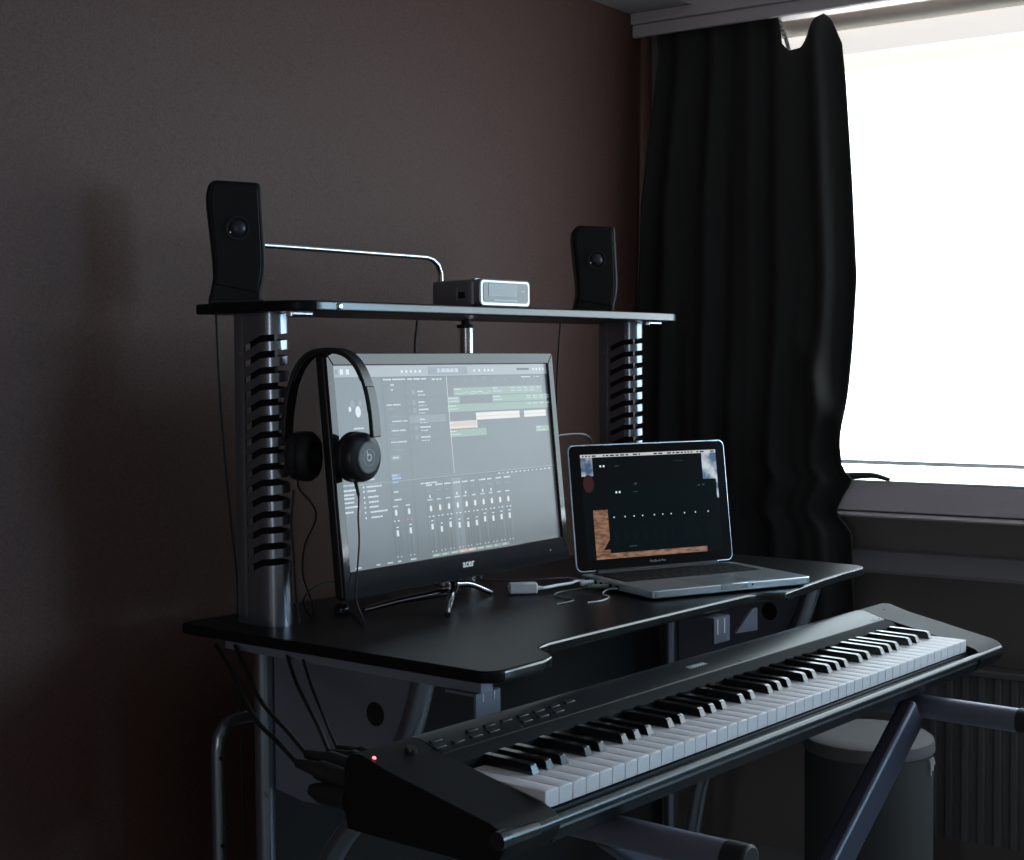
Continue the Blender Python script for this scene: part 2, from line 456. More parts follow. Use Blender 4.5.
# under-frame: two end frames
def end_frame(x, s):
    po = D(MB().tube([(x-.004,1.69,.0),(x-.004,1.69,.734)], .0145, 20), 'pole', m_steel)
    MB().tube([(x-.021,1.672,.500),(x-.017,1.674,.500)], .0035, 8).build('screw', m_chrome, po, M=DI)
    pn = [(1.676,.712),(1.36,.712),(1.375,.66),(1.405,.60),(1.45,.55),(1.50,.522),(1.56,.500),(1.62,.498),(1.676,.506)]
    q = D(MB().prism(pn, 'x', x+.004, x+.009), 'side_panel', m_panel, bevel=.001)
    MB().lathe([(0,.001),(.016,.001),(.017,0),(0,0)], n=24, M=Matrix.Translation((x+.0035,1.466,.648)) @ Matrix.Rotation(R(-90),4,'Y')).build('cable_hole', m_dark, q, M=DI)
    D(MB().tube([(x+.004,1.372,.712),(x+.004,1.402,.63),(x+.004,1.46,.54),(x+.004,1.55,.44),(x+.004,1.62,.30),(x+.004,1.66,.1)], .017, 18, smooth_pts=True), 'slanted_tube', m_steel)
    D(MB().box((x-.030 if s > 0 else x-.006,1.242 if s > 0 else 1.36,.7125),(x-.006 if s > 0 else x+.02,1.745,.7338)), 'side_rail', mat('rail_grey', (.30,.31,.38), .4, metal=.2), bevel=.001)
    D(MB().box((x-.022,1.16,.0),(x+.022,1.76,.03)), 'foot', m_steel, bevel=.008)
    if s < 0: return
    bkt = D(MB().box((x-.034,1.247,.678),(x+.014,1.251,.7120)).box((x-.034,1.251,.708),(x+.014,1.30,.712)), 'front_bracket', m_panel)
    for a_ in (-.022, .000): MB().box((x+a_,1.2462,.700),(x+a_+.0022,1.2475,.711)).build('slot', mat('pale_slot_edge', (.75,.75,.8), .4), bkt, M=DI)  # pale strips mark the bracket slots
end_frame(1.455, 1); end_frame(2.53, -1)
D(MB().box((1.472,1.712,.14),(2.528,1.726,.727)), 'added_dark_back', m_blackp, bevel=.002)  # black sheet added to keep the space below the desktop dark
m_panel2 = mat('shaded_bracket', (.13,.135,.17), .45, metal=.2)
bk = D(MB().box((2.010,1.262,.686),(2.056,1.266,.727)).box((2.010,1.266,.722),(2.056,1.32,.727)), 'front_bracket', m_panel2)
for a_ in (2.018, 2.038): MB().box((a_,1.2612,.700),(a_+.0025,1.2625,.724)).build('slot', MATS['pale_slot_edge'], bk, M=DI)
D(MB().prism([(2.075,.694),(2.142,.690),(2.142,.727),(2.128,.727)], 'y', 1.262, 1.266), 'front_bracket', m_panel2)
# bent tube cradle beside the left pole
tb = [(1.452,1.80,.03),(1.452,1.80,.545),(1.455,1.80,.565),(1.466,1.80,.580),(1.482,1.80,.586),(1.56,1.80,.586)]
cr = D(MB().tube(tb, .0105, 16), 'cradle_tube', m_steel, angle=60)
for z_ in (.535,.40): MB().tube([(1.449,1.788,z_),(1.449,1.7905,z_)], .0035, 8).build('screw', m_chrome, cr, M=DI)

# ================================================================ MONITOR
MON = Matrix.Translation((1.763,1.585,.982)) @ Matrix.Rotation(R(2.849),4,'Z') @ Matrix.Rotation(R(-5.552),4,'X')
mon = thing('computer_monitor', 'large black flat screen monitor showing a grey music program, at the centre of the desk', 'monitor', MON)
SW, SH = .531, .531*9/16
FX, FT, FB = .2800, .1675, -.1890
hb = MB()
hb.prism(rrect(-FX, FB, FX, FT, .006), 'y', .0005, .016)
hb.build('housing', m_softgloss, mon, bevel=.002)
MB().prism(rrect(-.22,-.155,.22,.12,.03), 'y', .016, .045).build('back_shell', m_blackp, mon, bevel=.008)
# bezel ring
bz = MB()
def ring(mb, o, i, y0, y1):
    for (a, b_) in ((0,1),(1,2),(2,3),(3,0)):
        mb._add([Vector((p[0], yy, p[1])) for yy in (y0, y1) for p in (o[a], o[b_], i[b_], i[a])],
                [(0,1,2,3),(4,7,6,5),(0,4,5,1),(1,5,6,2),(2,6,7,3),(3,7,4,0)])
ring(bz, [(-FX,FB),(FX,FB),(FX,FT),(-FX,FT)], [(-SW/2,-SH/2),(SW/2,-SH/2),(SW/2,SH/2),(-SW/2,SH/2)], -.005, .0005)
bz.build('bezel', mat('gloss_bezel', (.014,.016,.018), .07, spec=.60), mon, bevel=.0012)
# ---- the display with its program window
m_scr = mat('screen_glass', (.02,.02,.022), .29, spec=1.0, emit=(.15,.18,.21), es=.22)
m_toolbar = mat('screen_toolbar', (.03,.03,.03), .29, spec=.98, emit=(.42,.48,.52), es=.46)
m_lcd = mat('screen_lcd', (.02,.02,.02), .29, spec=.98, emit=(.12,.15,.2), es=.8)
m_txt = mat('screen_text', (.02,.02,.02), .29, spec=.98, emit=(.80,.88,.95), es=.62)
m_dim = mat('screen_dim_text', (.02,.02,.02), .29, spec=.98, emit=(.45,.52,.58), es=.22)
m_line = mat('screen_dark_line', (.01,.01,.01), .29, spec=.75, emit=(.15,.18,.21), es=.13)
m_green = mat('screen_green', (.02,.02,.02), .29, spec=.98, emit=(.26,.40,.30), es=.52)
m_cream = mat('screen_cream', (.02,.02,.02), .29, spec=.98, emit=(.90,.84,.76), es=.62)
m_orange = mat('screen_orange', (.02,.02,.02), .29, spec=.98, emit=(.72,.52,.40), es=.62)
m_red = mat('screen_red', (.02,.02,.02), .29, spec=.98, emit=(.9,.2,.2), es=.55)
m_blue = mat('screen_blue', (.02,.02,.02), .29, spec=.98, emit=(.35,.6,.95), es=.7)
m_strip = mat('screen_strip', (.02,.02,.02), .29, spec=.98, emit=(.30,.36,.41), es=.30)
SM = [m_scr, m_toolbar, m_lcd, m_txt, m_dim, m_line, m_green, m_cream, m_orange, m_red, m_blue, m_strip]
SCR, TB, LCD, TXT, DIM, LINE, GRN, CRM, ORG, RED, BLU, STR = range(12)
ui = MB(); ui.keep = True
class Lay: z = 0
def q(u0, v0, u1, v1, mi, lay=1, W=SW, H=SH, mb=None):
    mb = mb or ui
    mb.mi = mi
    x0, x1 = (u0-.5)*W, (u1-.5)*W; z1, z0 = (.5-v0)*H, (.5-v1)*H
    y = -.00002*lay
    mb.face([(x0,y,z0),(x1,y,z0),(x1,y,z1),(x0,y,z1)])
rnd = random.Random(7)
def words(u, v, n, w, mi=TXT, h=.008, lay=3, gap=.006):
    x = u
    for i in range(n):
        ww = w*(.6+.8*rnd.random())
        # each word is a row of tiny letters
        c = x
        while c < x+ww:
            lw = .0028+.0018*rnd.random()
            q(c, v-h*(.35+.15*rnd.random()), c+lw, v+h*.5, mi, lay); c += lw+.0010
        x += ww+gap
q(0, 0, 1, 1, SCR, 0)
q(0, 0, 1, .058, TB, 1); q(0, .058, 1, .061, LINE, 2)
q(.405, .010, .590, .052, LCD, 2)
for i, u in enumerate((.012, .032, .056)): q(u, .018, u+.013, .044, TXT if i else DIM, 2)
for u in (.285,.305,.325,.345,.365): q(u, .026, u+.008, .040, TXT, 2)
for u in (.62,.645,.672,.69,.71): q(u, .026, u+.008, .038, TXT, 2)
q(.84,.022,.905,.034, LINE, 2)
for u in (.925,.942,.96,.978): q(u, .022, u+.008, .036, TXT, 2)
# panes of the arrangement
q(.200,.061,.202,.955, LINE, 2); q(.296,.061,.298,.97, LINE, 2); q(.486,.061,.488,.575, TXT, 4)
q(0,.584,1,.590, DIM, 3) ; ui.mi = DIM
q(.312,.590,1,.594, LINE, 3)
words(.205,.072,2,.04); words(.235,.10,1,.012); words(.235,.125,1,.012)
for i,v in enumerate((.201,.222,.262,.285,.301,.318,.332,.352,.372,.39,.408,.43)):
    words(.212+.006*(i%4), v, 1+(i%3==0), .03, DIM if i%3 else TXT, .007)
q(.212,.455,.252,.482, DIM, 3); q(.214,.459,.250,.478, STR, 4); words(.220,.468,1,.022,TXT,.008,5)
words(.31,.072,3,.022); words(.42,.075,3,.012)
for v in (.137,.192,.231,.282,.322,.373):
    words(.35,v,1,.035); words(.352,v+.018,3,.006,TXT,.006); q(.325,v-.010,.338,v+.016, DIM, 3)
    q(.306,v-.003,.310,v+.008,DIM,3)
q(.306,.259,.469,.301, STR, 2)
for v in (.168,.210,.257,.301,.343,.387): q(.300,v,.486,v+.0015, LINE, 3)
for u in range(10): words(.52+u*.05,.083,1,.006,DIM,.007)
words(.66,.072,1,.012,DIM); words(.86,.072,1,.04,TXT,.006); words(.93,.072,3,.006,TXT,.006)
def region(u0,v0,u1,v1,mi,lines=1):
    q(u0,v0,u1,v1,mi,2); q(u0,v0,u1,v0+.0022,TXT,3) if mi!=GRN else q(u0,v0,u1,v0+.0015,DIM,3)
    if lines: 
        words(u0+.004,v0+.009,1,.03,TXT,.006,4)
        if lines > 1: q(u0+.004,v0+.024,u0+.05,v0+.027,TXT,4)
region(.516,.123,.702,.165,GRN); region(.703,.122,.966,.165,GRN,2)
region(.486,.170,.543,.208,GRN,2); region(.703,.168,.99,.207,GRN,2)
region(.484,.211,.995,.252,GRN,2)
region(.614,.261,.836,.300,CRM); region(.860,.263,.978,.299,CRM); q(.614,.280,.836,.283,ORG,4); q(.860,.280,.978,.283,ORG,4)
for u in (.840,.847,.853): q(u,.263,u+.003,.299,DIM,3)
region(.484,.302,.618,.342,ORG); q(.486,.332,.616,.337,CRM,4)
region(.484,.346,.659,.385,GRN,2); region(.917,.352,.988,.386,GRN,2)
for u0,u1,v in ((.80,.95,.131),(.80,.93,.146),(.88,.985,.178),(.88,.985,.190),(.88,.985,.221),(.60,.66,.146)):
    x=u0
    while x<u1: q(x,v,x+.022,v+.003,TXT,4); x+=.034
px = .52; pv = .152
for i in range(14):
    v2 = .152+.006*math.sin(i*1.3); ui.mi = TXT
    a=(px-.5)*SW; b_=(px+.012-.5)*SW
    ui.face([(a,-.0001,(.5-pv)*SH-.0006),(b_,-.0001,(.5-v2)*SH-.0006),(b_,-.0001,(.5-v2)*SH),(a,-.0001,(.5-pv)*SH)])
    px+=.0125; pv=v2
# library at the left with the drum kit picture
for cx,cz,r,mi in ((.072,.190,.016,DIM),(.092,.228,.020,TXT),(.060,.215,.010,TXT),(.102,.185,.012,DIM)):
    ui.mi = mi
    ui.face([((cx-.5)*SW+r*SW*.55*math.cos(2*math.pi*k/14), -.0001, (.5-cz)*SH+r*SW*.8*math.sin(2*math.pi*k/14)) for k in range(14)])
words(.07,.31,1,.05)
for v in (.585,.609,.630,.648,.668,.690,.715): words(.006,v,1,.045,TXT,.009); q(.062,v-.004,.068,v+.005,DIM,3)
for i,v in enumerate((.53,.565,.60,.622,.651,.676,.70,.725,.752)): words(.098+.003*i*.5,v,1,.05,TXT,.009); q(.086,v-.004,.091,v+.005,TXT,3)
# channel strips
for i,v in enumerate((.557,.572,.590)): words(.210,v,1,.03,BLU,.010)
q(.208,.549,.246,.562,DIM,2)
words(.285,.555,1,.01,DIM); words(.212,.64,1,.022); words(.212,.68,1,.03)
words(.33,.612,3,.02); 
q(.470,.600,.517,.985, STR, 2); 
cols = [.214,.270] + [.367+.0414*i for i in range(10)]
for i,u in enumerate(cols):
    q(u-.018,.60 if i>1 else .69,u-.0165,.97,LINE,3)
    words(u-.012,.70 if i>1 else .712,1,.018,TXT,.007,4)
    q(u-.005,.733,u+.005,.757,TXT,4); q(u-.0025,.728,u+.0025,.760,CRM,5)
    q(u-.0015,.79,u+.0005,.955,LINE,4)
    q(u+.010,.79,u+.012,.955,DIM if i%3 else LINE,4)
    q(u-.012,.783,u-.006,.789,RED if i==1 else TXT,4); q(u+.004,.783,u+.012,.789,RED if i==1 else TXT,4)
    fv = (.849,.843,.840,.858,.841,.851,.854,.852,.838,.841,.839,.838)[i]
    q(u-.005,fv-.016,u+.005,fv+.014,TXT,5); q(u-.004,fv-.034,u+.006,fv-.028,TXT,5)
    q(u-.010,.963,u-.006,.970,TXT,5); q(u+.006,.963,u+.010,.970,TXT,5)
    if i>1:
        words(u-.014,.624,1,.024,TXT,.008,4); words(u-.012,.652,1,.016,DIM,.007,4)
        if i in (2,5,6,8,9): q(u-.003,.675,u+.003,.690,TXT,4)
for i in range(9):
    u=.356+.0414*i; q(u,.980,u+.039,.995, GRN if i not in (3,4) else ORG, 4); words(u+.006,.988,1,.02,TXT,.006,5)
for u in (.03,.115,.16,.205,.26): words(u,.988,1,.018,TXT,.008,5)
for u in range(13): words(.70+.022*u,.600,1,.006,TXT,.007,4)
ui.build('display', SM, mon, smooth=False)
text_mesh('time_readout', '01:00:00:00.00', .0088, m_txt, mon, Matrix.Translation(((.497-.5)*SW, -.00008, (.5-.031)*SH)) @ STAND, extrude=.0, bold=.0002)
text_mesh('maker_name', 'acer', .0165, mat('white_print', (.9,.9,.9), .4, emit=(1,1,1), es=.35) if False else mat('white_print', (.9,.9,.9), .35), mon, Matrix.Translation((.003,-.0052,-.1665)) @ STAND @ Matrix.Shear('XZ', 4, (0,0)), bold=.0004)
MB().tube([(.226,-.0052,-.1685),(.226,-.0056,-.1685)], .0012, 8).build('power_light', mat('small_light', (.5,.5,.5), .3, emit=(.6,.7,1), es=.6), mon)
# stand: neck and crossed arched legs, built in world axes, then brought to the monitor's frame
MI = MON.inverted()
MB().tube([(1.766,1.612,.80),(1.766,1.614,.778)], .019, 20).tube([(1.766,1.618,.90),(1.766,1.612,.80)], [.030,.020], 20).build('neck', mat('dark_chrome', (.55,.56,.60), .12, metal=1), mon, M=MI)
for lp, rr_ in ((((1.768,1.606,.786),(1.762,1.592,.772),(1.72,1.602,.7690),(1.67,1.622,.7640),(1.612,1.642,.7555)), [.008,.0075,.0060,.0055,.0042]),
               (((1.768,1.606,.790),(1.755,1.585,.780),(1.71,1.550,.7720),(1.675,1.525,.7590),(1.660,1.512,.7550)), [.009,.0085,.0070,.0060,.0045]),
               (((1.768,1.612,.786),(1.79,1.612,.778),(1.82,1.608,.7740),(1.868,1.604,.7545)), [.0085,.008,.0070,.0042]),
               (((1.768,1.615,.786),(1.79,1.63,.778),(1.83,1.655,.7720),(1.880,1.690,.7545)), [.0085,.008,.0070,.0042])):
    pts_ = spline(lp)
    lg = MB().tube(pts_, [rr_[0]+(rr_[-1]-rr_[0])*i/(len(pts_)-1) for i in range(len(pts_))], 12)
    lg.build('leg', mat('dark_chrome', (.55,.56,.60), .12, metal=1), mon, M=MI)

# ================================================================ LAPTOP
lyaw, ltilt = R(-21.893), R(7.9)
LAP = Matrix.Translation((1.9722,1.3542,.750)) @ Matrix.Rotation(lyaw,4,'Z')
lap = thing('laptop', 'open silver laptop with black keys and dark screen, on the desk right of the monitor', 'laptop', LAP)
m_alu = mat('brushed_aluminium', (.60,.66,.70), .30, metal=.85, bump=((40,900,40),.03,.0003,1))
LW, LD = .325, .227
mb = MB(); mb.prism(rrect(0,0,LW,LD,.011,6), 'z', .0035, .0163)
mb.build('base', m_alu, lap, bevel=.0016)
for x in (.03,.295):
    for y in (.03,.197): MB().lathe([(0,.0035),(.006,.0035),(.006,.0002),(0,.0002)], c=(x,y,0), n=12).build('rubber_foot', m_blackp, lap)
# keyboard well and keys
kb = MB(); kb.box((.020,.112,.0162),(LW-.020,.215,.0166)); kb.build('keyboard_plate', MATS.get('laptop_plate') or mat('laptop_plate', (.010,.010,.010), .6, spec=.12), lap)
kk = MB()
rows = [(.203,.0085,[.0170]*15),(.185,.0155,[.0170]*13+[.0262]),(.1665,.0155,[.0262]+[.0170]*13),(.148,.0155,[.0295]+[.0170]*11+[.0300]),(.1295,.0155,[.039]+[.0170]*10+[.0385]),(.1155,.0120,[.0170]*4+[.0205,.088,.0205]+[.0170]*4)]
for (yc, hh, ws) in rows:
    tot = sum(ws)+.0022*(len(ws)-1); sc = (LW-.046)/tot; x = .023
    for w_ in ws:
        kk.box((x, yc-hh/2, .0166), (x+w_*sc, yc+hh/2, .0176)); x += (w_+.0022)*sc
kk.build('keys', mat('laptop_key_black', (.012,.012,.012), .6, spec=.15), lap, bevel=.0004).__setitem__('kind','stuff')
MB().prism(rrect(.110,.010,.215,.086,.004,3), 'z', .0163, .01655).build('trackpad', mat('trackpad_glass', (.36,.40,.43), .30, metal=.7), lap)
MB().box((.135,-.0006,.0075),(.190,.0012,.0166)).build('finger_notch', mat('polished_edge', (.75,.82,.86), .2, metal=1), lap, bevel=.0006)
MB().tube([(.199,-.0006,.0125),(.199,.0005,.0125)], .0016, 10).build('sleep_light', m_gloss, lap)
pt = MB()
for y,w_ in ((.20,.016),(.175,.012),(.155,.007),(.14,.007),(.125,.007),(.105,.012)):
    pt.box((-.0003,y-w_/2,.006),(.0004,y+w_/2,.012))
pt.build('port', m_blackp, lap)
sl = MB().box((LW-.0004,.04,.0085),(LW+.0003,.165,.0100)).box((LW-.0004,.06,.012),(LW+.0003,.068,.013))
sl.build('disc_slot', m_blackp, lap)
# lid
LID = Matrix.Translation((0, LD-.003, .0170)) @ Matrix.Rotation(-ltilt,4,'X')
lid = MB().prism(rrect(-.006,.002,LW+.003,.224,.012,6), 'y', .0012, .0075).build('lid', m_alu, lap, bevel=.0012, M=LID)
MB().prism(rrect(-.0035,.0042,LW+.0008,.2218,.0105,6), 'y', .0004, .0014).build('glass_bezel', mat('bezel_glass', (.006,.006,.007), .08, spec=.20), lid, M=LID)
MB().tube([(.035,LD-.001,.0168),(LW-.035,LD-.001,.0168)], .0052, 12).build('hinge', m_blackp, lap)
L_bk = mat('laptop_screen_black', (.006,.006,.007), .10, spec=.06, emit=(.003,.004,.0045), es=1)
L_bar = mat('laptop_menu_bar', (.02,.02,.02), .15, emit=(.62,.62,.64), es=.85)
L_sky = mat('laptop_sky', (.02,.02,.02), .15, emit=(.1,.1,.1), es=1)
nt = L_sky.node_tree; tc = nt.nodes.new('ShaderNodeTexCoord'); nz = nt.nodes.new('ShaderNodeTexNoise'); nz.inputs['Scale'].default_value = 45; cr_ = nt.nodes.new('ShaderNodeValToRGB')
cr_.color_ramp.elements[0].position=.38; cr_.color_ramp.elements[0].color=(.045,.09,.16,1); cr_.color_ramp.elements[1].position=.66; cr_.color_ramp.elements[1].color=(.50,.54,.58,1)
nt.links.new(tc.outputs['Object'], nz.inputs['Vector']); nt.links.new(nz.outputs[0], cr_.inputs[0]); nt.links.new(cr_.outputs[0], nt.nodes['Principled BSDF'].inputs['Emission Color'])
L_wood = mat('laptop_wood', (.02,.02,.02), .15, emit=(.1,.1,.1), es=.62)
nt = L_wood.node_tree; tc = nt.nodes.new('ShaderNodeTexCoord'); mp = nt.nodes.new('ShaderNodeMapping'); mp.inputs['Scale'].default_value=(60,60,220); mp.inputs['Rotation'].default_value=(0,.6,0)
nz = nt.nodes.new('ShaderNodeTexNoise'); nz.inputs['Scale'].default_value = 1; cr_ = nt.nodes.new('ShaderNodeValToRGB')
cr_.color_ramp.elements[0].position=.35; cr_.color_ramp.elements[0].color=(.17,.075,.04,1); cr_.color_ramp.elements[1].position=.68; cr_.color_ramp.elements[1].color=(.48,.26,.16,1)
nt.links.new(tc.outputs['Object'], mp.inputs[0]); nt.links.new(mp.outputs[0], nz.inputs['Vector']); nt.links.new(nz.outputs[0], cr_.inputs[0]); nt.links.new(cr_.outputs[0], nt.nodes['Principled BSDF'].inputs['Emission Color'])
L_red = mat('laptop_red_mark', (.02,.02,.02), .15, emit=(.35,.03,.03), es=.07)
L_txt = mat('laptop_text', (.02,.02,.02), .15, emit=(.8,.9,.95), es=.8)
L_dim = mat('laptop_dim_text', (.02,.02,.02), .15, emit=(.03,.045,.05), es=.6)
L_teal = mat('laptop_window', (.006,.006,.006), .10, spec=.06, emit=(.002,.006,.008), es=.8)
lm = [L_bk, L_bar, L_sky, L_wood, L_red, L_txt, L_dim, L_teal, mat('laptop_faint_line', (.006,.006,.006), .12, spec=.15, emit=(.02,.03,.035), es=.6)]
ls = MB(); ls.keep = True
def lq(x0,z0,x1,z1,mi,lay):
    ls.mi = mi; y=.0003-.00002*lay
    ls.face([(x0,y,z0),(x1,y,z0),(x1,y,z1),(x0,y,z1)])
X0,X1,Z0,Z1 = .018,.307,.022,.206
lq(X0,Z0,X1,Z1,0,0)
lq(X0,Z1-.0052,X1,Z1,1,2)
x=X0+.004
while x<X1-.004:
    w_=.003+.006*rnd.random(); 
    if rnd.random()<.7: lq(x,Z1-.0040,x+w_,Z1-.0016,0,3)
    x+=w_+.003
lq(X0,.168,.042,Z1-.0052,2,1); lq(.275,.153,X1,Z1-.0052,2,1); lq(.302,.118,X1,.153,2,1)
lq(X0,.118,.040,.168,0,1)
for a,b_,c,d in ((.024,.155,.036,.157),(.029,.149,.031,.163),(.026,.142,.038,.144)): lq(a,b_,c,d,4,3)
ls.mi=4; ls.face([(.031+.011*math.cos(k*math.pi/8), .00022, .155+.016*math.sin(k*math.pi/8)) for k in range(16)])
lq(X0+.018,Z0,.066,.108,3,1); lq(.060,Z0,.272,.0315,3,1)
ls.mi=0; ls.face([(.066,.00020,.056),(.052,.00020,.038),(.066,.00020,.038)])
lq(.042,.120,.275,.200,0,2); lq(.067,.033,.303,.153,7,3)
for x in (.056,.063): lq(x,.183,x+.0035,.1865,5,4)
for x in (.085,.092): lq(x,.136,x+.0035,.1395,5,4)
lq(.088,.183,.096,.185,6,4); lq(.125,.149,.131,.153,6,4); lq(.123,.136,.132,.138,6,4)
for x in (.215,.222,.229): lq(x,.188,x+.003,.190,6,4)
for x in (.262,.272): lq(x,.142,x+.005,.144,6,4)
for i,x in enumerate((.078,.101,.120,.138,.163,.181,.199,.228,.252,.280)):
    h_ = .0011 if i not in (5,) else .0006
    ls.mi = 5; ls.face([(x+.0014*math.cos(k*math.pi/4), .00018, .094+.0014*math.sin(k*math.pi/4)) for k in range(8)])
    lq(x-.001,.048,x-.0006,.072,8,4); lq(x+.003,.052,x+.0034,.066,8,4)
lq(.105,.0405,.122,.0425,6,4)
ls.build('display', lm, lid, smooth=False, M=LID)
text_mesh('model_name', 'MacBook Pro', .0062, mat('grey_print', (.35,.35,.36), .4), lid, LID @ Matrix.Translation((.1625,.0002,.0125)) @ STAND)

# ================================================================ DIGITAL PIANO
pno = thing('digital_piano', 'long black digital piano on the folding stand in front of the desk', 'piano', Matrix.Translation((1.712, 1.03, .640)))
PI_ = Matrix.Translation((-1.712, -1.03, -.640))
m_pno = mat('piano_body_black', (.014,.017,.020), .30, spec=.13)
m_pno2 = mat('piano_cheek_black', (.012,.012,.012), .5, spec=.10, bump=((600,600,600),.15,.0005,1))
XL, XR, KL, KR = 1.092, 2.335, 1.1810, 2.2430
mid = [(1.142,.640),(1.146,.66),(1.146,.705),(1.143,.716),(1.134,.7225),(1.120,.7230),(1.0855,.7130),(1.0840,.7110),(1.0825,.7120),(1.0700,.7085),(1.0640,.7050),(1.0630,.6820),(.9440,.6745),(.9430,.6700),(.9300,.6690),(.9270,.6600),(.936,.645),(.96,.640)]
P = lambda mb, name, m, **k: mb.build(name, m, pno, M=PI_, **k)
P(MB().prism(mid, 'x', KL, KR), 'case', m_pno, angle=28, bevel=.0006)
P(MB().prism([(1.0826,.7124),(1.0698,.7090),(1.0625,.7052),(1.0625,.6960),(1.0640,.6960),(1.0700,.7070),(1.0826,.7105)], 'x', KL, KR), 'fallboard_strip', mat('matt_black_strip', (.010,.012,.014), .7, spec=.08))
chk = [(1.142,.640),(1.146,.66),(1.146,.705),(1.143,.716),(1.134,.7225),(1.120,.7230),(1.0855,.7130),(1.0400,.7040),(.9900,.6935),(.9450,.6845),(.9330,.6805),(.9250,.6740),(.9230,.6650),(.9270,.655),(.940,.643),(.96,.640)]
for a, b_ in ((XL, KL), (KR, XR)):
    P(MB().prism(chk, 'x', a, b_), 'end_cheek', m_pno2, angle=28, bevel=.002)
# front rail
rl = P(MB().tube([(XL+.006,.9285,.6690),(XR-.006,.9285,.6700)], .0055, 20), 'front_rail', mat('rail_satin_black', (.02,.026,.032), .28, spec=.5))
MB().tube([(XL-.006,.9275,.6715),(XL+.008,.9275,.6715)], .0092, 20).tube([(XL+.009,.9275,.671),(XL+.055,.9280,.6695)], [.0085,.0070], 20).build('end_knob', m_softgloss, rl, M=PI_)
# keys: 45 white, 31 black, from E
m_wk = mat('white_key_plastic', (.82,.77,.78), .42, spec=.25)
m_bk = mat('black_key_plastic', (.010,.010,.011), .13, spec=.75)
KW = .0235
wm = None; bmesh_b = None
seq = ['E','F','G','A','B','C','D']
bev = .0011
for i in range(45):
    if wm is None:
        mb = MB(); mb.prism([(.9460,.6760),(.9455,.6940),(.9470,.6950),(1.062,.6950),(1.062,.6760)], 'x', .00035, KW-.00035)
        o = mb.build('white_key', m_wk, pno, M=Matrix.Translation((0,-1.03,-.640)), bevel=bev); wm = o
    else:
        o = wm.copy(); col.objects.link(o); o.parent = pno
    o.location = (1.1830-1.712 + i*KW, 0, 0)
nb = 0
for i in range(45):
    note = seq[i % 7]
    if note in ('F','G','A','C','D') and i < 44:
        off = {'F':-.0018,'G':0,'A':.0018,'C':-.0013,'D':.0013}[note]
        if bmesh_b is None:
            mb = MB()
            w0, w1 = .0064, .0049
            vs = [(-w0,.9930,.6950),(w0,.9930,.6950),(w0,1.0635,.6950),(-w0,1.0635,.6950),(-w1,.9975,.7045),(w1,.9975,.7045),(w1,1.0010,.7062),(-w1,1.0010,.7062),(w1,1.0635,.7068),(-w1,1.0635,.7068)]
            mb._add([Vector(v) for v in vs], [(3,2,1,0),(0,1,5,4),(4,5,6,7),(7,6,8,9),(1,2,8,6,5),(3,0,4,7,9),(2,3,9,8)])
            o = mb.build('black_key', m_bk, pno, M=Matrix.Translation((0,-1.03,-.640)), bevel=.0005, seg=2); bmesh_b = o
        else:
            o = bmesh_b.copy(); col.objects.link(o); o.parent = pno
        o.location = (1.1830-1.712 + (i+1)*KW + off, 0, 0)
# panel furniture on the sloped rear top (slope from y 1.0855 z .713 to y 1.120 z .723)
TOPM = Matrix.Translation((0, 1.0855, .7130)) @ Matrix.Rotation(math.atan2(.0100,.0345),4,'X')
bt = 0
for r_, yy in ((0,.0115),(1,.0235)):
    for i in range(9):
        if (r_, i) in ((0,4),(1,1),(0,8)): continue
        x = 1.180 + i*.030 + (.006 if r_ else 0)
        P(MB().box((x, yy-.0028, -.0002),(x+.017, yy+.0028, .0016), TOPM), 'panel_button', m_softgloss, bevel=.0005)
P(MB().lathe([(0,.005),(.006,.005),(.0068,.003),(.0068,0),(0,0)], n=20, M=TOPM @ Matrix.Translation((1.150,.018,0))), 'volume_knob', m_softgloss)
P(MB().lathe([(0,.0020),(.0016,.0016),(.0022,0),(0,0)], n=12, M=TOPM @ Matrix.Translation((1.101,.0245,0))), 'power_light', mat('red_led', (.4,.02,.03), .3, emit=(1,.10,.14), es=6), label='small red glowing power light')
text_mesh('maker_name', 'YAMAHA', .0105, mat('silver_print', (.55,.58,.62), .35), pno, PI_ @ TOPM @ Matrix.Translation((1.716,.021,.0002)), bold=.0002)
text_mesh('range_name', 'Piaggero', .0085, MATS['silver_print'], pno, PI_ @ TOPM @ Matrix.Translation((2.225,.007,.0002)))
for x in (1.32, 1.58, 1.80, 2.29):
    P(MB().lathe([(0,.0006),(.0022,.0004),(.0026,0),(0,0)], n=12, M=TOPM @ Matrix.Translation((x,.024 if x > 2.2 else .004,0))), 'screw_cap', m_dark)
for x in (1.2,2.22):
    for y in (.96,1.11): P(MB().lathe([(0,.640),(.012,.640),(.011,.6375),(0,.6375)], c=(x,y,0), n=14), 'rubber_foot', m_blackp)

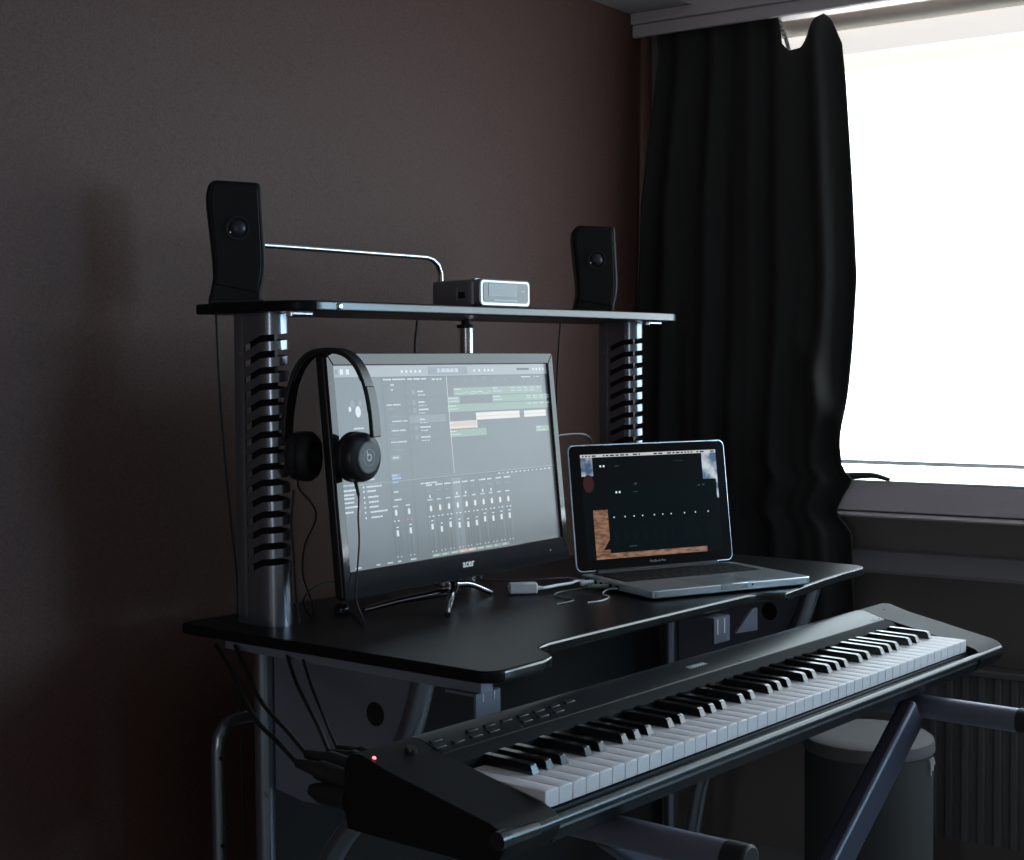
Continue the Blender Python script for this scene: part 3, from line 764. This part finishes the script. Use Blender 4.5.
# ================================================================ X STAND
std = thing('keyboard_stand', 'blue-grey folding X-shaped stand carrying the digital piano', 'stand', Matrix.Translation((1.712, .96, 0)))
SI = Matrix.Translation((-1.712, -.96, 0))
S = lambda mb, name, m, **k: mb.build(name, m, std, M=SI, **k)
m_std = mat('stand_powdercoat', (.19,.19,.25), .42, metal=.5)
for x in (1.318, 2.080):
    yf_ = .812 if x < 2 else .799
    a = S(MB().tube([(x,yf_,.6195),(x,1.125,.6195)], .0172, 24), 'support_arm', m_std)
    for y_ in (yf_-.028, 1.123): MB().tube([(x,y_,.6195),(x,y_+.030,.6195)], .0182, 24).build('end_cap', m_blackp, a, M=SI, bevel=.003)
def bar(p, q_, w, y0, y1):
    d = Vector((q_[0]-p[0], q_[1]-p[1])).normalized(); n = Vector((-d.y, d.x))*w/2
    return MB().prism([(p[0]+n.x,p[1]+n.y),(q_[0]+n.x,q_[1]+n.y),(q_[0]-n.x,q_[1]-n.y),(p[0]-n.x,p[1]-n.y)], 'y', y0, y1)
m_leg = mat('dark_stand_powdercoat', (.075,.078,.11), .40, metal=.4)
S(bar((2.040,.620),(1.17,.025),.050,.930,.956), 'leg', m_leg, bevel=.006, seg=3)
S(bar((1.325,.615),(2.20,.025),.036,.960,.986), 'leg', m_leg, bevel=.006, seg=3)
S(MB().tube([(1.715,.922,.367),(1.715,.994,.367)], .018, 20), 'pivot', m_chrome)
for x in (1.17, 2.20):
    f = S(MB().tube([(x,.78,.020),(x,1.16,.020)], .0172, 20), 'foot_bar', m_std)
    for y_ in (.755, 1.155): MB().tube([(x,y_,.020),(x,y_+.030,.020)], .0195, 20).build('end_cap', m_blackp, f, M=SI)

# ================================================================ SPEAKERS
def speaker(loc, az, label, h):
    M_ = Matrix.Translation(loc) @ Matrix.Rotation(R(az+90),4,'Z')        # local -Y faces azimuth az
    t = thing('desktop_speaker', label, 'speaker', M_, 'pair of black desktop speakers')
    k = h/.172
    # front outline (x, z): top corners rounded, waist, flared foot
    out = [(-.0385,.000),(-.0375,.008),(-.0340,.022),(-.0310,.036),(-.0315,.06),(-.0350,.10),(-.0385,.135),(-.0390,.152),(-.0365,.164),(-.0320,.1705),(-.0260,.172),(.0290,.1695),(.0345,.168),(.0362,.160),(.0368,.14),(.0385,.10),(.0400,.07),(.0400,.05),(.0380,.034),(.0345,.020),(.0335,.010),(.0335,0)]
    out = [(x*1.07, z*k) for x, z in out]
    mb = MB(); mb.prism(out, 'y', -.024, .040)
    mb.build('cabinet', mat('speaker_black', (.009,.009,.009), .55, spec=.3), t, bevel=.005, seg=3, angle=50)
    MB().prism([(x*.84, .006*k+z*.93) for x, z in out[2:-1]], 'y', -.0262, -.024).build('grille', mat('speaker_grille', (.009,.009,.009), .6, spec=.3), t, bevel=.001)
    zc = .105*k
    F_ = Matrix.Translation((.003,-.0262,zc)) @ Matrix.Rotation(R(90),4,'X')
    MB().lathe([(.0175,0),(.0175,.0022),(.0150,.0026),(.0135,.0010),(.0120,.0002)], n=32, M=F_).build('driver_surround', m_blackp, t)
    MB().lathe([(0,.0062),(.006,.0052),(.0100,.0026),(.0122,.0000)], n=32, M=F_).build('driver_cone', mat('driver_dome', (.035,.035,.042), .34, spec=.5), t)
    MB().box((-.040,-.034,-.0005),(.040,.045,.005)).build('foot', m_blackp, t, bevel=.002)
    MB().lathe([(0,.001),(.0008,.0008),(.001,0),(0,0)], n=8, M=Matrix.Translation((-.008,-.0262,.099*k)) @ Matrix.Rotation(R(90),4,'X')).build('indicator', mat('indicator_dot', (.6,.6,.6), .3, emit=(1,1,.95), es=.5), t)
    return t
speaker((1.456, 1.744, 1.2235), 232, 'black desktop speaker at the left end of the raised shelf', .180)
speaker((2.292, 1.705, 1.2235), 222, 'black desktop speaker at the right end of the raised shelf by the curtain', .166)

# ================================================================ CLOCK RADIO
CX0, CX1, CY0, CY1, CZ0, CZ1 = 1.812, 1.937, 1.572, 1.686, 1.2235, 1.2680
ck = thing('clock_radio', 'small silver clock radio with a pale display on the raised shelf between the speakers', 'clock radio', Matrix.Translation((CX0, CY0, CZ0)))
CI = Matrix.Translation((-CX0, -CY0, -CZ0))
m_cks = mat('clock_shell', (.24,.23,.25), .36, metal=.3)
m_ckf = mat('clock_silver', (.45,.47,.49), .30, metal=.7)
MB().prism(rrect(CX0, CY0+.012, CX1, CY1, .018, 6), 'z', CZ0, CZ1-.001).build('shell', m_cks, ck, M=CI, bevel=.004, seg=3)
MB().prism(rrect(CX0-.001, CZ0, CX1+.001, CZ1, .009, 6), 'y', CY0+.001, CY0+.016).build('front_frame', m_ckf, ck, M=CI, bevel=.0025, seg=3)
MB().prism(rrect(CX0+.0065, CZ0+.0065, CX1-.0055, CZ1-.0055, .006, 5), 'y', CY0+.0002, CY0+.0012).build('display_window', mat('clock_window', (.16,.19,.20), .14, spec=.7), ck, M=CI)
MB().box((CX0+.019, CY0-.0003, CZ0+.0165),(CX1-.034, CY0+.0003, CZ1-.0080)).build('display', mat('clock_lcd', (.42,.46,.47), .3), ck, M=CI)
MB().box((CX0+.030, CY0-.0003, CZ0+.0095),(CX1-.034, CY0+.0003, CZ0+.0115)).box((CX1-.026, CY0-.0003, CZ0+.0255),(CX1-.014, CY0+.0003, CZ0+.0270)).build('printed_line', mat('white_line', (.75,.78,.8), .4), ck, M=CI)
tpb = MB()
for x in (CX0+.02, CX0+.045, CX0+.085): tpb.prism(rrect(x,CY0+.03,x+.014,CY0+.038,.003,3),'z',CZ1-.001,CZ1+.002)
tpb.build('top_button', m_ckf, ck, M=CI)
MB().box((CX0-.0008,CY0+.034,CZ0+.014),(CX0+.0006,CY0+.048,CZ0+.024)).build('side_socket', m_dark, ck, M=CI)
MB().box((CX0-.0014,CY0+.0505,CZ0+.010),(CX0+.0006,CY0+.0525,CZ0+.032)).build('socket_edge', m_ckf, ck, M=CI)

# ================================================================ HEADPHONES
HX, HY, HZ = 1.490, 1.581, 1.000
HM = Matrix.Translation((HX, HY, HZ)) @ Matrix.Rotation(R(18),4,'Z')
hp = thing('headphones', 'black on-ear headphones hanging over the upper left corner of the large monitor', 'headphones', HM)
m_hp = mat('headphone_satin', (.018,.020,.023), .36, spec=.5)
m_hpc = mat('ear_cushion_leather', (.012,.012,.012), .6)
# headband: flat strip swept along an arch in the YZ plane
def band(mb, a0, a1, ry, rz, w, th, zc=.0, n=40, inner=0):
    sec = []
    for i in range(n+1):
        a = R(a0+(a1-a0)*i/n)
        ca_, sa_ = math.cos(a), abs(math.sin(a))
        sg = 1 if ca_ >= 0 else -1; ca_ = abs(ca_)
        y, z = -sg*ry*ca_**.74, zc + rz*sa_**.80          # rounded U shape
        ny, nz_ = -sg*ca_**1.26/ry, sa_**1.20/rz
        l = math.hypot(ny, nz_); ny, nz_ = ny/l, nz_/l
        ww = w*(1 if not inner else .9)
        sec.append([Vector((sx*ww/2, y+ny*o_, z+nz_*o_)) for sx, o_ in ((-1,-th/2),(1,-th/2),(1,th/2),(-1,th/2))])
    vs = [v for s_ in sec for v in s_]
    fs = []
    for i in range(n):
        for k in range(4): fs.append((i*4+k, i*4+(k+1)%4, (i+1)*4+(k+1)%4, (i+1)*4+k))
    fs += [(3,2,1,0), (n*4, n*4+1, n*4+2, n*4+3)]
    mb._add(vs, fs); return mb
band(MB(), 20, 160, .0715, .1540, .027, .0052).build('headband', m_hp, hp, bevel=.0014, angle=50)
band(MB(), 42, 138, .0680, .1502, .022, .004, inner=1).build('headband_padding', m_hpc, hp, bevel=.0014, angle=50)
for s_ in (-1, 1):
    a0, a1 = (7, 36) if s_ < 0 else (144, 173)
    band(MB(), a0, a1, .0722, .1544, .0255, .0064).build('arm', m_hp, hp, bevel=.0018, angle=50)
    C_ = Matrix.Translation((0, -.0440 if s_ < 0 else .0460, 0)) @ Matrix.Rotation(R(-14 if s_ < 0 else 6),4,'Z') @ Matrix.Rotation(R(90 if s_ < 0 else -90),4,'X') @ Matrix.Scale(1.14,4)     # local z points outwards
    cup = MB().lathe([(0,.0175),(.020,.0175),(.0215,.0162),(.0262,.0150),(.0298,.0118),(.0315,.0060),(.0315,-.001),(0,-.001)], n=40, M=C_).build('ear_cup', m_hp, hp, angle=40)
    MB().lathe([(.0,-.004),(.012,-.004),(.015,-.013),(.0205,-.0175),(.0275,-.0160),(.0318,-.0105),(.0322,-.003),(.0300,0),(0,0)], n=40, M=C_).build('ear_cushion', m_hpc, cup, angle=60)
    MB().lathe([(0,.0180),(.0185,.0180),(.0192,.0172)], n=40, M=C_).build('cap_disc', mat('cap_disc', (.045,.050,.058), .4, spec=.5), cup)
    lg = MB()
    def rg(ro, ri, z, n=28):
        for k in range(n):
            a, c_ = 2*math.pi*k/n, 2*math.pi*(k+1)/n
            lg.face([C_ @ Vector((r_*math.cos(t_), r_*math.sin(t_), z)) for r_, t_ in ((ri,a),(ro,a),(ro,c_),(ri,c_))])
    rg(.0048,.0030,.0184); rg(.0105,.0101,.0183)
    lg._add([C_ @ Vector(p) for p in ((-.0046,0,.0184),(-.0030,0,.0184),(-.0030,.0085,.0184),(-.0046,.0085,.0184))], [(0,1,2,3)])
    lg.build('emblem', mat('emblem_grey', (.80,.83,.86), .3, spec=.6), cup, smooth=False)
# cord from the near cup down to the desk and back behind the stand
cd = [(1.497,1.538,.966),(1.496,1.534,.955),(1.4955,1.531,.940),(1.4930,1.530,.915),(1.4945,1.530,.880),(1.491,1.531,.84),(1.489,1.533,.80),(1.505,1.535,.765),(1.520,1.550,.7525),(1.56,1.60,.7525),(1.60,1.66,.7525)]
HI = HM.inverted()
MB().tube(cd, .0013, 8, smooth_pts=True).tube([(1.497,1.539,.967),(1.4958,1.531,.945)], [.0032,.0022], 10).build('cord', m_cable, hp, M=HI)

# ================================================================ SMALL THINGS ON THE DESK
# video adapter and its lead to the laptop
ad = thing('video_adapter', 'white video adapter lying between the monitor and the laptop', 'adapter', Matrix.Translation((1.945,1.598,.750)))
AI = Matrix.Translation((-1.945,-1.598,-.750))
AM = Matrix.Translation((1.891,1.584,.750)) @ Matrix.Rotation(R(-42),4,'Z')
m_wp = mat('white_plastic', (.85,.85,.88), .35)
MB().box((0,-.010,.002),(.046,.010,.0190), AM).build('connector_body', m_wp, ad, M=AI, bevel=.0018)
MB().box((-.004,-.009,.0055),(.0005,.009,.0145), AM).build('connector_socket', m_chrome, ad, M=AI)
e0 = AM @ Vector((.046,0,.0095))
sp = [e0, AM @ Vector((.058,0,.0095)), (1.968,1.545,.7595), (2.000,1.540,.7600), (2.025,1.545,.7600), (2.041,1.528,.7585)]
MB().tube(sp, .0026, 10, smooth_pts=True).tube([AM @ Vector((.045,0,.0095)), AM @ Vector((.054,0,.0095))], [.0045,.003], 10).build('lead', m_wp, ad, M=AI)
LP = lambda x,y,z: LAP @ Vector((x,y,z))
MB().tube([LP(-.003,.176,.0088), LP(-.020,.178,.0088)], .0048, 12).tube([LP(-.019,.178,.0088), LP(-.026,.179,.0088)], [.006,.0045], 12).build('plug', m_wp, ad, M=AI)
# olive audio plug in the laptop side with its thin lead
ap = MB().tube([LP(-.002,.128,.0085), LP(-.030,.137,.0085)], [.0042,.0040], 12).tube([LP(-.030,.137,.0085), LP(-.036,.139,.0082)], .0028, 10)
ap.tube([LP(-.036,.139,.0082), LP(-.060,.150,.004), LP(-.085,.150,.0022), LP(-.110,.120,.0018), LP(-.105,.07,.0018), LP(-.150,.045,.0018)], .0012, 8, smooth_pts=True)
tag(ap.build('audio_cable', mat('olive_rubber', (.17,.21,.15), .5)), 'thin cable with an olive green plug in the left side of the laptop', 'cable')
cb = MB().tube([LP(-.002,.100,.0085), LP(-.018,.108,.0060), LP(-.034,.095,.0022), LP(-.040,.066,.0018), LP(-.070,.040,.0018), LP(-.10,.035,.0018)], .0014, 8, smooth_pts=True)
tag(cb.build('white_cable', m_gcable), 'thin white cable curling on the desk in front of the laptop plugs', 'cable')
pc = MB().tube([LP(.010,.232,.004), LP(-.02,.240,.010), LP(-.07,.262,.008), LP(-.13,.33,.003), LP(-.10,.40,.002), (2.02,1.76,.752)], .0016, 8, smooth_pts=True)
tag(pc.build('power_cable', mat('grey_cable', (.25,.25,.27), .4)), 'thin grey cable running from behind the laptop hinge towards the monitor', 'cable')
# cable arcing from the monitor edge behind the laptop lid
arc_pts = [(2.0465,1.606,1.003),(2.060,1.609,1.0055),(2.111,1.6135,1.006),(2.150,1.617,1.001),(2.175,1.6245,.985),(2.19,1.64,.95),(2.24,1.68,.86),(2.25,1.69,.7525)]
tag(MB().tube(arc_pts, .0022, 8, smooth_pts=True).build('monitor_cable', mat('charcoal_cable', (.07,.07,.075), .35)), 'dark cable arching from the right edge of the monitor behind the laptop lid', 'cable')
# small glossy webcam-like ball at the left foot of the monitor
bl = thing('small_knob', 'small glossy black knob with a bright rim on the desk left of the monitor leg', 'knob', Matrix.Translation((1.598,1.676,.750)))
MB().lathe([(0,.0005),(.011,.0005),(.012,.003),(.0115,.008),(.009,.0125),(.005,.0150),(0,.0155)], n=24).build('cap', m_gloss, bl)
MB().lathe([(.0125,.001),(.0135,.002),(.0125,.0035)], n=24).build('rim', m_chrome, bl)
# keyboard-side desk cables
def cable(pts, r, label, name='black_cable'):
    return tag(MB().tube(pts, r, 8, smooth_pts=True).build(name, m_cable), label, 'cable')
# from the left speaker down behind the upright
cable([(1.472,1.780,1.2265),(1.467,1.792,1.2275),(1.463,1.7985,1.221),(1.464,1.8000,1.20),(1.469,1.802,1.11),(1.476,1.802,1.005),(1.487,1.802,.90),(1.496,1.804,.838),(1.503,1.808,.79),(1.510,1.816,.70),(1.52,1.825,.45),(1.53,1.825,.02)], .0022, 'black speaker cable hanging down the wall left of the left upright', 'speaker_cable')
cable([(1.93,1.72,1.2255),(1.915,1.797,1.2255),(1.912,1.8045,1.22),(1.910,1.8055,1.20),(1.906,1.806,1.17),(1.9055,1.8065,1.10),(1.905,1.808,.80),(1.91,1.812,.5)], .0022, 'black cable dropping from the shelf behind the middle of the monitor', 'clock_cable')
cable([(2.33,1.76,1.2255),(2.325,1.797,1.2255),(2.322,1.8045,1.22),(2.317,1.806,1.20),(2.312,1.806,1.16),(2.307,1.806,1.11),(2.303,1.807,1.0),(2.30,1.812,.8),(2.30,1.812,.5)], .0018, 'thin black cable slanting down behind the gap between monitor and right upright', 'speaker_cable')
# loops left of the monitor
cable([(1.493,1.656,.963),(1.4957,1.6544,.948),(1.5095,1.6417,.925),(1.5133,1.640,.903),(1.5046,1.655,.865),(1.5045,1.660,.820),(1.515,1.6525,.780),(1.53,1.665,.7525),(1.56,1.70,.7525)], .0015, 'thin black cable looping down between the left upright and the monitor', 'looped_cable')
cable([(1.505,1.64,.7525),(1.56,1.72,.770),(1.63,1.75,.785),(1.70,1.75,.775),(1.76,1.74,.7525)], .0020, 'black cable arching low behind the left side of the monitor', 'arched_cable')
cable([(1.470,1.640,.95),(1.466,1.641,.90),(1.470,1.641,.85),(1.472,1.641,.80),(1.478,1.640,.753)], .0016, 'thin dark cable running down the front of the left upright', 'upright_cable')
# under the desk to the left rear of the piano
ends = [(1.108,1.236,.692),(1.128,1.243,.697),(1.160,1.240,.692),(1.178,1.245,.692)]
cable([(1.4105,1.7485,.7193),(1.3615,1.6619,.708),(1.2926,1.5498,.6953),(1.2192,1.432,.6877),(1.1603,1.3277,.6908),ends[0]], .0030, 'thick black cable slanting across the left pole to the piano, the outermost', 'slanting_cable')
cable([(1.4229,1.7201,.7192),(1.3659,1.6282,.7073),(1.3139,1.5503,.6983),(1.2598,1.4637,.6934),(1.1871,1.3402,.6955),ends[1]], .0028, 'black cable slanting across the left pole just above the outermost one', 'slanting_cable')
cable([(1.429,1.6131,.7177),(1.3567,1.5141,.7039),(1.2909,1.4186,.6967),(1.224,1.3244,.6931),ends[2]], .0026, 'black cable crossing the left part of the grey desk side panel', 'slanting_cable')
cable([(1.4262,1.5763,.7154),(1.3494,1.4745,.7023),(1.2826,1.3837,.6955),(1.2264,1.3095,.6924),ends[3]], .0020, 'thin black cable crossing the grey desk side panel nearest its round hole', 'slanting_cable')
# plugs clustered at the rear of the piano
for k_, (x, y, z) in enumerate(ends):
    MB().tube([(x, y-.0005, z), (x, y-.03, z-.001), (x+.004, y-.032, z-.003), (x+.006, 1.149, z-.010)], [.005,.0085,.0115,.0125], 12).build('cable_plug', m_blackp, pno, M=PI_)
for x_, z_ in ((1.104,.668),(1.135,.664),(1.17,.668)):
    MB().tube([(x_, 1.149, z_), (x_-.002, 1.19, z_), (x_-.006, 1.205, z_+.003)], [.013,.012,.006], 12).build('cable_plug', m_blackp, pno, M=PI_)
